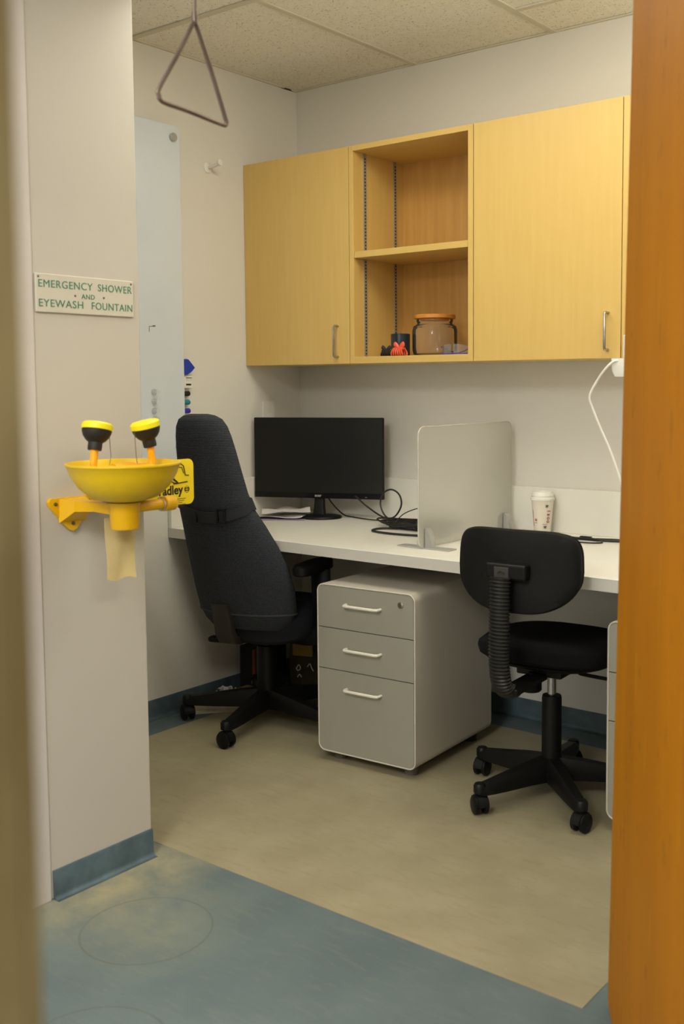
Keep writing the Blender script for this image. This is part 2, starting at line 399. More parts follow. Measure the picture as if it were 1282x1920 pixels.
obj('broken_tile_edge', loft([[(.004, -.10, ZC-.002), (.012, -.085, ZC-.004), (.014, -.05, ZC-.003), (.006, -.03, ZC-.002)], [(.004, -.10, ZC+.002), (.012, -.085, ZC+.002), (.014, -.05, ZC+.002), (.006, -.03, ZC+.002)]]), INK, ce)
# orange wooden door, swung open, hinged on the far side of the doorway
def door():
    hx, hy, ex, ey = 2.72, -2.30, 2.267, -1.552
    ang = math.atan2(ey-hy, ex-hx); L = math.hypot(ex-hx, ey-hy)
    d = obj('door_1', bx(0, L, -.044, 0, .008, 2.14, .002, 1), DOORW, None, (hx-.009, hy-.0045, 0), rot=(.0140, 0, ang)); struct(d)
    k = obj('door_handle', lathe([(0, 0), (.026, 0), (.026, .006), (.011, .010), (.010, .04), (.024, .048), (.027, .06), (.018, .072), (0, .074)], 20), METAL, d, (L-.065, -.044, 1.0), smooth=True, rot=(PI/2, 0, 0))
    for z in (.25, 1.05, 1.9): obj('hinge', lathe([(.007, 0), (.007, .1)], 10), METAL, d, (0, -.007 + .012, z))
    return d
door()

# ================================================================== WORKTOP
t = thing('worktop', 'long white laminate worktop with low upstand along the back wall', 'desk', (0, 0, 0))
obj('top', bx(.001, XR-.001, -.774, -.001, .7015, .74, .0015, 1), DESK, t)
obj('edge_shade_strip', bx(.002, XR-.002, -.7752, -.774, .7022, .7392), DESKE, t)  # no separate band: front edge shade put in as a darker strip
obj('upstand', bx(.021, XR-.001, -.021, -.001, .74, .906, .0015, 1), DESK, t)
obj('upstand', bx(.001, .020, -.774, -.001, .74, .906, .0015, 1), DESK, t)
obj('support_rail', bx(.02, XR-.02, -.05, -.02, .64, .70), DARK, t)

# ================================================================== WALL CABINETS
YF = -.332; ZB, ZT = 1.377, 2.205
def bar_handle(name, p, axis, L, out, r, m, parent, standoff=.028):
    # D-shaped bar pull; out = direction it stands out
    p = Vector(p); A = Vector(axis)*L/2; O = Vector(out)*standoff; c = .22
    pts = [p-A, p-A+O*.7]
    for k in range(1, 5):
        a = k*PI/2/5; pts.append(p-A+O*(.7+.3*math.sin(a))+Vector(axis)*standoff*.3*(1-math.cos(a)))
    pts2 = [p+A, p+A+O*.7]
    for k in range(1, 5):
        a = k*PI/2/5; pts2.append(p+A+O*(.7+.3*math.sin(a))-Vector(axis)*standoff*.3*(1-math.cos(a)))
    return obj(name, tube(pts+pts2[::-1], r, 8), m, parent, smooth=True)
def cabinet(x0, x1, label, hx, hz0, hz1, filler=None):
    t = thing('wall_cabinet', label, 'cabinet', (x0, 0, ZB), group='maple wall cabinets over the worktop')
    w = x1-x0; H = ZT-ZB
    c = bmesh.new()
    bx(0.0005, .018, YF+.02, -.0005, 0, H, 0, 1, c); bx(w-.018, w-.0005, YF+.02, -.0005, 0, H, 0, 1, c)
    bx(.018, w-.018, YF+.02, -.0005, 0, .018, 0, 1, c); bx(.018, w-.018, YF+.02, -.0005, H-.018, H, 0, 1, c); bx(.018, w-.018, -.012, -.0005, .018, H-.018, 0, 1, c)
    obj('carcass', c, WOOD, t)
    d = obj('door', bx(.0015, w-.0015, YF, YF+.018, .0, H, .001, 1), WOOD, t)
    bar_handle('handle', (hx-x0, YF, (hz0+hz1)/2-ZB), (0, 0, 1), hz1-hz0, (0, -1, 0), .0048, METAL, d)
    if filler: obj('filler_strip', bx(w+.0015, filler-x0, YF, -.0005, 0, H, .001, 1), WOOD, t)
    return t
cabinet(.0, .5655, 'closed maple wall cabinet at the left wall, above the monitor', .507, 1.405, 1.525)
cabinet(1.134, 1.700, 'closed maple wall cabinet nearest the orange door, right of the open shelves', 1.655, 1.405, 1.525, 1.76)
STDM = mat('zinc_shelf_standard', (158, 154, 142), .4, .25, var=.05)
def open_unit():
    x0, x1 = .567, 1.1325
    t = thing('open_shelf_unit', 'open maple shelf unit between the two closed wall cabinets', 'shelf', (x0, 0, ZB))
    w = x1-x0; H = ZT-ZB; T = .021
    L = obj('side_panel', bx(0, T, YF, -.0005, 0, H, .0008, 1), WOOD, t)
    R = obj('side_panel', bx(w-T, w, YF, -.0005, 0, H, .0008, 1), WOOD, t)
    obj('top_panel', bx(T, w-T, YF, -.0005, H-.020, H, .0008, 1), WOODH, t)
    obj('bottom_panel', bx(T, w-T, YF, -.0005, 0, .026, .0008, 1), WOODH, t)
    obj('back_panel', bx(T, w-T, -.012, -.0005, .026, H-.020), WOODB, t)
    obj('shelf', bx(T+.002, w-T-.002, YF+.003, -.014, .404, .428, .0008, 1), WOODH, t)
    for side, sx in ((L, T), (R, w-T)):
        for y in (-.262, -.068):
            s = 1 if sx == T else -1
            st = obj('shelf_standard', bx(min(sx, sx+s*.004), max(sx, sx+s*.004), y-.008, y+.008, .026, H-.020), STDM, side)
            b = bmesh.new(); z = .036
            while z < H-.04:
                bx(min(sx+s*.004, sx+s*.0046), max(sx+s*.004, sx+s*.0046), y-.0035, y+.0035, z, z+.006, 0, 1, b); z += .0127
            sl = obj('slots', b, INK, side)
    return t
open_unit()
ZS = ZB+.026
# mug
t = thing('mug', 'dark navy mug at the left of the bottom open shelf', 'mug', (.739, -.235, ZS), scale=.92)
obj('body', lathe([(0, .0), (.036, .0), (.040, .004), (.0405, .092), (.0385, .094), (.0365, .091), (.036, .008), (0, .008)], 32), NAVY, t, smooth=True)
obj('handle', tube([(.038, .0, .078), (.058, .0, .080), (.068, .0, .06), (.064, .0, .032), (.038, .0, .02)], .005, 8, 6), NAVY, t, smooth=True, rot=(0, 0, 1.9))
# claw clips
def claw(name, label, m, loc, rz, s, closed_rot=0):
    t = thing(name, label, 'hair clip', loc, rz, group='claw clips beside the mug')
    for side in (-1, 1):
        b = bmesh.new(); n = 6
        for k in range(n):
            x = (k-(n-1)/2)*.0095*s
            pts = [(x*.55, side*.003*s, .030*s), (x*.8, side*.014*s, .026*s), (x, side*.020*s, .014*s), (x*1.08, side*.016*s, .003*s)]
            tube(pts, .0034*s, 6, 4, bm=b)
        tube([(-.024*s, side*.006*s, .029*s), (0, side*.006*s, .032*s), (.024*s, side*.006*s, .029*s)], .0042*s, 6, 4, bm=b)
        obj('jaw', b, m, t, smooth=True)
        p = [(side*.004*s, 0, .030*s), (side*.010*s, 0, .038*s), (side*.020*s, 0, .048*s), (side*.024*s, 0, .050*s)]
        obj('grip', tube(p, .006*s, 8, 4, radii=[.006*s+.004*s*math.sin(PI*i/12) for i in range(13)], aspect=.45, up=(0, 1, 0)), m, t, smooth=True)
    obj('spring', tube([(.006*s*math.cos(k), .005*s*math.sin(k), (.030+.0006*k)*s) for k in [i*.5 for i in range(20)]], .001, 5), METAL, t)
    return t
claw('claw_clip', 'coral claw clip in front of the navy mug', CORAL, (.781, -.300, ZS), .1, .95)
claw('claw_clip', 'small black claw clip left of the coral one', RUBBER, (.716, -.295, ZS), .5, .74)
# jar
t = thing('glass_jar', 'squat clear glass jar with a bamboo lid on the bottom open shelf', 'jar', (.855, -.17, ZS), scale=.84)
obj('body', lathe([(0, .0), (.080, .0), (.098, .008), (.103, .03), (.103, .118), (.098, .135), (.082, .146), (.080, .150), (.084, .158), (.083, .166),
                   (.079, .166), (.077, .152), (.079, .144), (.095, .132), (.100, .118), (.100, .03), (.095, .012), (.078, .006), (0, .006)], 48), GLASS, t, smooth=True)
obj('lid', lathe([(0, .162), (.076, .162), (.076, .168), (.091, .168), (.095, .171), (.095, .184), (.092, .187), (0, .187)], 48), BAMB, t, smooth=True)
# safety glasses
t = thing('safety_glasses', 'clear safety glasses with dark arms folded beside the glass jar', 'glasses', (1.003, -.27, ZS), .12)
for s in (-1, 1):
    rings = []
    for k in range(9):
        a = s*(k/8)*1.05+s*.08; cx, cy = .062*math.sin(a), -.05*math.cos(a)+.05
        rings.append([(cx, cy, .006), (cx*1.01, cy-.0015, .006), (cx*1.01, cy-.0015, .040-.010*(k/8)**2), (cx, cy, .040-.010*(k/8)**2)])
    obj('lens', loft(rings), LENS, t, smooth=True)
    obj('temple', tube([(s*.056, .020, .032), (s*.058, .035, .030), (s*.03, .045, .016), (-s*.012, .048, .006)], .0024, 6, 5), CABLE, t, smooth=True)
obj('brow_frame', tube([(-.057, .024, .004), (-.036, .006, .003), (0, 0, .003), (.036, .006, .003), (.057, .024, .004)], .0026, 6, 5), VIOL, t, smooth=True)

# ================================================================== MONITOR
t = thing('monitor', 'black widescreen monitor standing near the left corner of the worktop', 'monitor', (.285, -.20, .74), .385)
obj('base', lathe([(0, 0), (.094, 0), (.096, .004), (.092, .010), (.03, .016), (0, .016)], 40), BLK, t, smooth=True).scale = (1, .82, 1)
obj('neck', loft([[(x, y-.0, .012) for x, y in rrect(.026, .016, .006)], [(x, y+.004, .06) for x, y in rrect(.021, .013, .006)], [(x, y+.012, .13) for x, y in rrect(.020, .010, .005)]]), BLK, t, smooth=True)
c = bmesh.new(); bx(-.284, .284, -.014, .004, .083, .420, .004, 2, c); bx(-.17, .17, .004, .030, .11, .34, .012, 3, c)
obj('housing', c, BLK, t)
obj('screen', bx(-.279, .279, -.0152, -.0142, .108, .414), SCREEN, t)
obj('chin', bx(-.283, .283, -.0158, -.0140, .084, .106, .0006, 1), BLKG, t)
text('logo', 'acer', .017, ALU, t, (0.0, -.0160, .0955), (PI/2, 0, 0), .0003, bold=.0003)
obj('power_light', bx(.205, .213, -.0162, -.0156, .091, .0925), ALU, t)
# outlet on left wall behind it
t = thing('wall_outlet', 'small white socket plate on the left wall above the monitor', 'socket', (0, -.205, 1.17))
obj('plate', bx(.0, .006, -.035, .035, -.055, .055, .002, 2), WPL, t)
for z in (-.02, .02): obj('socket', bx(.006, .0075, -.014, .014, z-.012, z+.012, .0006, 1), WPL, t)
# papers
def sheet(label, m, x, y, z, rz, w, l, amp, seed):
    rnd = random.Random(seed); ph = [rnd.uniform(0, 6) for _ in range(4)]
    b = bmesh.new(); n = 12; g = {}
    for i in range(n+1):
        for j in range(n+1):
            u, v = i/n-.5, j/n-.5
            h = amp*(1+math.sin(7*u+ph[0])*math.cos(6*v+ph[1]))*.5+amp*.5*abs(math.sin(5*(u+v)+ph[2]))+amp*2.2*max(0, u-.25)**1.2+amp*1.5*max(0, -u-.3)
            g[i, j] = (u*w, v*l, h)
    for s in (0, 1):
        pass
    top = {k: b.verts.new((p[0], p[1], p[2]+.0006)) for k, p in g.items()}; bot = {k: b.verts.new(p) for k, p in g.items()}
    for i in range(n):
        for j in range(n):
            b.faces.new((top[i, j], top[i+1, j], top[i+1, j+1], top[i, j+1])); b.faces.new((bot[i, j], bot[i, j+1], bot[i+1, j+1], bot[i+1, j]))
    for i in range(n):
        b.faces.new((top[i, 0], bot[i, 0], bot[i+1, 0], top[i+1, 0])); b.faces.new((top[i, n], top[i+1, n], bot[i+1, n], bot[i, n]))
        b.faces.new((top[0, i], top[0, i+1], bot[0, i+1], bot[0, i])); b.faces.new((top[n, i], bot[n, i], bot[n, i+1], top[n, i+1]))
    o = obj('paper_sheet', b, m, None, (x, y, z), smooth=True, rot=(0, 0, rz)); tag(o, label, 'paper', 'loose papers under the monitor')
sheet('lilac paper sheet, lowest of the loose papers beside the monitor base', LILAC, .145, -.300, .7403, .55, .25, .18, .001, 1)
sheet('white crumpled paper sheet lying in the middle of the loose papers by the monitor', PAPER, .125, -.285, .7450, .42, .26, .17, .006, 2)
sheet('white creased paper sheet on top of the loose papers, its corner curled up', PAPER, .160, -.270, .7570, .75, .20, .15, .014, 3)
# cables
def cable(label, pts, r, m=CABLE, parent=None, sub=8, cat='cable', group=None, name='cable', closed=False):
    o = obj(name, tube(pts, r, 8, sub, closed), m, parent, smooth=True)
    if not parent: tag(o, label, cat, group)
    return o
Zd = .7405
cable('black video cable looping up from the monitor to the coil on the worktop',
      [(.42, -.15, .85), (.50, -.155, .80), (.60, -.165, .760), (.655, -.168, .768), (.690, -.17, .815), (.682, -.172, .858), (.645, -.175, .877), (.607, -.178, .860), (.593, -.18, .820), (.612, -.185, .780), (.655, -.195, .757), (.72, -.21, .748), (.80, -.22, .746)], .0036)
cable('thin black power cable running flat from the monitor base to the coil', [(.275, -.165, .86), (.30, -.140, .80), (.345, -.12, .752), (.40, -.125, .7445), (.50, -.15, .7445), (.60, -.16, .7455), (.74, -.18, .7455), (.86, -.17, .7455)], .0028)
t = thing('cable_coil', 'tangled coil of black cables between the monitor and the frosted divider', 'cable', (.80, -.235, .74))
rnd = random.Random(4)
for k in range(6):
    a = .095+.012*k; b = .045+.009*k
    obj('cable_loop', tube([(a*math.cos(q)+rnd.uniform(-.02, .02), b*math.sin(q)+rnd.uniform(-.012, .012), .004+.004*k+.003*math.sin(3*q+k)) for q in [i*2*PI/10 for i in range(10)]], .0036, 6, 6, True), CABLE, t, smooth=True)
obj('cable_tie', tube([(.055, -.02, .003), (.06, -.075, .012), (.065, -.06, .034), (.06, .0, .03)], .006, 6, 5), CABLE, t, smooth=True)
cable('thick black cable lying in one wide loop in front of the cable coil', [(1.02, -.33, .7449), (.90, -.30, .7449), (.78, -.30, .7449), (.715, -.345, .7449), (.735, -.41, .7449), (.84, -.43, .7449), (.96, -.41, .7449), (1.05, -.38, .7449)], .0042)
tag(obj('power_adapter', bx(-.055, .055, -.026, .026, 0, .032, .005, 3), BLK, None, (.87, -.14, .7405), rot=(0, 0, .2)), 'black power adapter brick behind the cable coil', 'adapter')
cable('thin black lead arching over the cable coil to the adapter', [(.70, -.24, .7442), (.73, -.20, .79), (.80, -.16, .815), (.855, -.14, .80), (.875, -.14, .775)], .0022)
# frosted divider
t = thing('desk_divider', 'frosted acrylic desk divider standing on two metal feet', 'divider', (1.125, -.355, .74))
obj('panel', prism([(p[0], p[1]+.209) for p in rrect(.302, .204, .03)], 'x', -.0025, .0025), FROST, t, smooth=True)
def ringpanel():
    pts = [(0, p[0], p[1]+.209) for p in rrect(.302, .204, .03)]
    return tube(pts, .0026, 6, 0, True)
obj('polished_edge', ringpanel(), clear('clear_edge', (236, 232, 222), .45, .2), t, smooth=True)
for y in (-.255, .255):
    ft = obj('foot', bx(-.108, .108, y-.024, y+.024, 0, .0045, .001, 1), ALU, t)
    for s in (-1, 1):
        pr = [(s*.003, .0045), (s*.030, .0045), (s*.028, .022), (s*.023, .044), (s*.016, .060), (s*.009, .068), (s*.003, .069)]
        obj('clamp_jaw', prism(pr, 'y', y-.013, y+.013), ALU, t)
# paper cup
t = thing('paper_cup', 'white takeaway paper cup with lid standing against the upstand', 'cup', (1.274, -.075, .7402))
obj('body', lathe([(0, .003), (.028, .003), (.028, 0), (.030, 0), (.0415, .128), (.043, .130), (.0425, .133), (0, .133)], 36), CUPM, t, smooth=True)
obj('lid', lathe([(.0445, .126), (.0455, .129), (.0445, .134), (.041, .137), (.041, .141), (.042, .143), (.040, .146), (.037, .155), (.035, .157), (.033, .153), (0, .152)], 36), WPL, t, smooth=True)
def on_cup(name, s, size, ang, z, m, rotated=False):
    r = .030+.0115*z/.128+.0006
    a = ang
    return text(name, s, size, m, t, (r*math.cos(a), r*math.sin(a), z), (PI/2, (-PI/2 if rotated else 0), a+PI/2), .0003, bold=.0004)
va = math.atan2(-3.42, 1.90)     # direction of the viewer round the cup
for k, ch in enumerate('DDEJ'): on_cup('lettering', ch, .014, va+.62, .048+.013*k, RED, True)
on_cup('emblem', '*', .03, va+.42, .100, INK); on_cup('emblem', '*', .03, va+.3, .022, INK)
on_cup('emblem', 'o', .018, va-.72, .055, RED)
lb = bmesh.new()
for a0, a1, z in ((va-.95, va-.6, .042), (va+.0, va+.55, .038)):
    P = []
    for k in range(7):
        a = a0+(a1-a0)*k/6; r = .030+.0115*z/.128+.0004; P.append((r*math.cos(a), r*math.sin(a), z))
    tube(P, .0007, 4, bm=lb)
P = [((.030+.0115*z/.128)*math.cos(va-1.15)*1.01, (.030+.0115*z/.128)*math.sin(va-1.15)*1.01, z) for z in (.03, .06, .09)]
tube(P, .0007, 4, bm=lb)
obj('printed_lines', lb, RED, t)
# cable on right part of the desk
t = thing('data_cable', 'black cable with metal-tipped plug stretched behind the small black chair', 'cable', (1.40, -.13, .74))
obj('lead', tube([(-.18, .03, .0035), (-.05, .018, .0035), (.06, .008, .0035)], .003, 8, 6), CABLE, t, smooth=True)
obj('lead', tube([(-.18, .012, .0045), (-.06, -.006, .0045), (.04, -.012, .0045), (.16, -.005, .0045), (.27, .03, .0045), (.45, .06, .0045)], .0042, 8, 6), CABLE, t, smooth=True)
obj('lead', tube([(.10, .012, .0035), (.18, .045, .0035), (.30, .055, .0035), (.45, .10, .0035)], .0032, 8, 6), CABLE, t, smooth=True)
obj('lead', tube([(.02, -.05, .0035), (.06, -.075, .0035), (.13, -.078, .0035), (.165, -.045, .0035), (.13, -.018, .008), (.06, -.02, .009)], .0025, 8, 8, True), CABLE, t, smooth=True)
pl = obj('plug', bx(.055, .098, -.001, .015, 0, .012, .002, 2), BLK, t)
obj('plug_tip', bx(.098, .112, .002, .012, .003, .009), ALU, pl)
# charger under the cabinet end with its white cable
t = thing('plug_strip', 'white socket strip with a plug under the right end of the wall cabinets', 'power strip', (1.725, -.345, 1.345))
obj('strip', bx(-.006, .03, -.012, .004, .03, .105, .003, 2), WPL, t)
obj('plug', loft([[(x-.010, y+.01, -.028) for x, y in rrect(.028, .018, .006)], [(x-.012, y+.01, -.010) for x, y in rrect(.034, .022, .007)], [(x-.010, y+.01, .031) for x, y in rrect(.038, .022, .006)]]), WPL, t, smooth=True)
obj('dark_lead', tube([(.012, .0, -.028), (.02, .002, -.05), (.04, .01, -.08)], .003, 6, 4), mat('brown_lead', (70, 52, 40), .5, var=.1), t)
cable('white cable hanging from the plug under the wall cabinets down to the worktop', [(1.708, -.350, 1.368), (1.690, -.362, 1.366), (1.668, -.37, 1.345), (1.64, -.37, 1.31), (1.610, -.37, 1.255), (1.616, -.36, 1.215), (1.640, -.35, 1.150), (1.672, -.345, 1.080), (1.706, -.342, .99), (1.732, -.34, .90), (1.77, -.33, .82), (1.86, -.30, .7445), (1.95, -.25, .7440)], .0038, WPL, sub=10)

# ================================================================== FILING CABINETS
def filing(label, loc, rz):
    w, l, h = .40, .515, .585; z0 = .035; R = .028
    t = thing('filing_cabinet', label, 'filing cabinet', loc, rz, group='three-drawer filing cabinets under the worktop')
    out = [(x+w/2, z+z0+h/2) for x, z in rrect(w/2, h/2, R, 6)]; inn = [(x+w/2, z+z0+h/2) for x, z in rrect(w/2-.0055, h/2-.0055, R-.0055, 6)]
    def ring(pts, y): return [(p[0], y, p[1]) for p in pts]
    b = loft([ring(inn, .012), ring(inn, 0.0015), ring([((a[0]+c[0])/2, (a[1]+c[1])/2) for a, c in zip(out, inn)], 0), ring(out, .0015), ring(out, l)], True)
    obj('shell', b, CABW, t, smooth=True)
    Z = [z0+h-.0065, z0+h-.150, z0+h-.293, z0+.0065]
    for k in range(3):
        zt, zb = Z[k]-(.0015 if k else 0), Z[k+1]+(.0015 if k < 2 else 0)
        x0, x1 = .0065, w-.0065; r = R-.0065; pts = []
        def arc(cx, cz, a0):
            return [(cx+r*math.cos(a0+i*PI/2/6), cz+r*math.sin(a0+i*PI/2/6)) for i in range(7)]
        pts = (arc(x1-r, zt-r, 0)+arc(x0+r, zt-r, PI/2)) if k == 0 else [(x1, zt), (x0, zt)]
        pts += (arc(x0+r, zb+r, PI)+arc(x1-r, zb+r, 3*PI/2)) if k == 2 else [(x0, zb), (x1, zb)]
        dr = obj('drawer', prism(pts, 'y', .001, .011), CABG, t)
        zh = [zt-.058, zt-.064, zt-.060][k]
        b = bmesh.new(); x0h, x1h = .125, .265
        tube([(x0h, .001, zh), (x0h, -.010, zh), (x0h+.003, -.018, zh), (x0h+.012, -.022, zh), (x1h-.012, -.022, zh), (x1h-.003, -.018, zh), (x1h, -.010, zh), (x1h, .001, zh)], .0052, 8, bm=b)
        obj('handle', b, HNDL, dr, smooth=True)
        if k == 0:
            lk = obj('lock', lathe([(0, 0), (.0105, 0), (.0105, .003), (.008, .004), (0, .004)], 20), METAL, dr, (.345, .001, zt-.034), rot=(PI/2, 0, 0), smooth=True)
            obj('key_slot', bx(.3442, .3458, -.0036, -.0028, zt-.039, zt-.029), INK, dr)
    for x in (.055, w-.055):
        for y in (.06, l-.06):
            c = bmesh.new(); lathe([(.021, 0), (.024, .002), (.024, z0-.006), (.021, z0)], 16, c, Matrix.Translation((x, y, 0)))
            obj('caster', c, RUBBER if y > .3 else mat_cast, t)
    return t
mat_cast = mat('grey_caster', (96, 90, 80), .6, var=.1)
filing('white-edged grey filing cabinet between the two office chairs', (.8126, -.8214, .0), .0592)
filing('white-edged grey filing cabinet half hidden behind the orange door', (1.872, -.768, .0), .0)

# ================================================================== CHAIRS
def caster(parent, x, y, az, r=.028, m=BLK):
    b = bmesh.new()
    for s in (-1, 1):
        lathe([(0, 0), (r*.8, 0), (r, .004), (r, .014), (r*.75, .018), (0, .018)], 18, b,
              Matrix.Translation((x, y, r)) @ Matrix.Rotation(az, 4, 'Z') @ Matrix.Translation((0, s*.006 if s > 0 else -.006, 0)) @ Matrix.Rotation(-s*PI/2, 4, 'X'))
    w = obj('caster', b, m, parent, smooth=True)
    h = bmesh.new()
    rings = []
    for k in range(9):
        a = PI*k/8; c, s_ = math.cos(a), math.sin(a); q = r+.0035
        rings.append([(q*c*.55, -.013, r+q*s_*.55), (q*c, -.013, r+q*s_), (q*c, .013, r+q*s_), (q*c*.55, .013, r+q*s_*.55)])
    loft(rings, True, h); lathe([(.008, r*1.5), (.011, r*2.0), (.011, r*2+.020)], 12, h)
    bmesh.ops.transform(h, matrix=Matrix.Translation((x, y, 0)) @ Matrix.Rotation(az, 4, 'Z'), verts=h.verts)
    obj('caster_hood', h, m, parent, smooth=True)
def star_base(t, angs, R, r_c, zh, hubz0, hubz1, m=BLK, droop=.0):
    hub = obj('hub', lathe([(0, hubz0), (.036, hubz0), (.042, hubz0+.02), (.040, hubz1-.01), (.032, hubz1), (0, hubz1)], 24), m, t, smooth=True)
    for k, a in enumerate(angs):
        a = math.radians(a); d = Vector((math.cos(a), math.sin(a), 0)); n = Vector((-d.y, d.x, 0)); rings = []
        for s, w, zt, th in ((.02, .030, zh+.038, .072), (.10, .027, zh+.028, .060), (.18, .024, zh+.014, .048), (.24, .022, zh+.004, .038), (R, .020, zh-.002, .030), (R+.016, .011, zh-.006, .020)):
            c = d*s*(R/.28 if s < R-.02 else 1)
            rings.append([tuple(c+n*x*w+Vector((0, 0, zt-th/2+z*th/2))) for x, z in ((1, -1), (1, .3), (.6, 1), (-.6, 1), (-1, .3), (-1, -1))])
        l = obj('leg', loft(rings), m, t, smooth=True)
        b = bmesh.new(); lathe([(.0, r_c*2+.008), (.019, r_c*2+.008), (.0195, zh-.004), (.015, zh+.002), (0, zh+.003)], 16, b, Matrix.Translation(d*R)); obj('leg_cap', b, m, l, smooth=True)
        caster(t, d.x*R, d.y*R, a+1.3+.9*k, r_c, m)
# ---- small black task chair (local +y = forward)
def task_chair():
    rz = math.radians(4)
    t = thing('task_chair', 'small black task chair with ribbed bellows up its low backrest', 'office chair', (1.622, -.635, .0012), rz)
    star_base(t, [a-4 for a in (-113, -43, 31, 103, 175)], .272, .029, .092, .065, .125)
    obj('column', lathe([(0, .11), (.031, .11), (.031, .316), (.029, .324), (.016, .326), (0, .326)], 28), BLK, t, smooth=True)
    obj('gas_lift', lathe([(.014, .320), (.014, .43)], 20), CHROME, t, smooth=True)
    # seat: padded top over a plastic pan
    rings = []
    for z, k, e in ((.445, .80, 2.6), (.448, .90, 2.7), (.460, .975, 2.8), (.478, 1.0, 2.8), (.494, .985, 2.8), (.505, .93, 2.7), (.510, .80, 2.6), (.512, .5, 2.4)):
        rings.append([(x, y+.02, z+.018*max(0, (-y-.1)/.12)*(1 if z > .47 else .6)) for x, y in sell(.225*k, .215*k, 40, e)])
    obj('seat', loft(rings), BFAB, t, smooth=True)
    rings = [[(x, y+.02, z) for x, y in sell(.21*k, .20*k, 32, 2.7)] for z, k in ((.430, .55), (.434, .8), (.444, .93), (.452, .97))]
    obj('seat_pan', loft(rings), BSH, t, smooth=True)
    m = bmesh.new(); bx(-.075, .075, -.10, .09, .405, .434, .006, 2, m); bx(-.028, .028, -.30, -.09, .398, .418, .004, 2, m)
    obj('mechanism', m, BLK, t)
    obj('tension_knob', lathe([(0, .345), (.029, .345), (.033, .350), (.033, .378), (.024, .384), (.008, .386), (.008, .402), (0, .402)], 20), BLK, t, (-.012, -.125, 0.022), smooth=True)
    obj('lever', tube([(.06, .0, .420), (.085, .01, .405), (.10, .02, .398), (.20, .05, .385)], .006, 8, 5), BLK, t, smooth=True)
    obj('lever_paddle', bx(.195, .26, .040, .064, .374, .390, .005, 2), BLK, t)
    # backrest: rounded shield, curved around the sitter
    def back(hw, hh, y0, y1, zc, m, name, inset=0):
        outline = []
        N = 80
        for k in range(N):
            a = 2*PI*k/N; c, s = math.cos(a), math.sin(a); e = 5.5 if s > 0 else 4.0
            x = hw*math.copysign(abs(c)**(2/e), c); z = hh*math.copysign(abs(s)**(2/e), s)
            x *= 1-.20*max(0, -z/hh)**2.2-.05*max(0, z/hh)**2
            if z < 0: z *= 1-.18*min(1, abs(x)/hw)**2.5
            outline.append((x, z))
        rings = []
        for (kk, yy) in ((.0, y0), (.45, y0), (.85, y0+.0008), (.965, y0+.003), (1, y0+.010), (1, y1-.010), (.97, y1-.002), (.85, y1), (.4, y1), (0, y1)):
            rings.append([(x*max(kk, .01), yy+2.0*((x*max(kk, .01))**2)*.55-.06*(z*max(kk, .01))+.10*(z*max(kk, .01)), zc+z*max(kk, .01)) for x, z in outline])
        return obj(name, loft(rings), m, t, smooth=True)
    back(.196, .121, -.290, -.262, .757, BSH, 'back_shell')
    back(.188, .114, -.262, -.225, .757, BFAB, 'back_cushion')
    br = obj('back_bracket', bx(-.066, .062, -.320, -.284, .738, .784, .007, 3), BLK, t)
    obj('bracket_label', bx(-.036, .010, -.3215, -.3185, .742, .774, .0006, 1), mat('dark_grey_label', (58, 56, 54), .5, var=.1), t)
    text('bracket_mark', '\u00bbPS\u00ab', .013, BLK, t, (-.013, -.3217, .758), (PI/2, 0, 0), .0004)
    # bellows: ribbed sleeve following the J bar
    P = catmull([(-.012, -.328, .745), (-.012, -.332, .68), (-.012, -.334, .60), (-.014, -.332, .52), (-.014, -.322, .455), (-.014, -.295, .412), (-.012, -.25, .398)], 13)
    Q = [P[0]]; d = 0; step = .0026
    for a_, b_ in zip(P[:-1], P[1:]):
        L = (b_-a_).length; u_ = step-d
        while u_ <= L: Q.append(a_+(b_-a_)*(u_/L)); u_ += step
        d = L-(u_-step)
    P = Q; rad = [.0325 if (i % 4) in (0, 1) else .0285 for i in range(len(P))]
    obj('bellows', tube(P, .026, 20, 0, radii=rad, aspect=.66, up=(0, 1, 0)), BRIB, t, smooth=True)
    return t
task_chair()
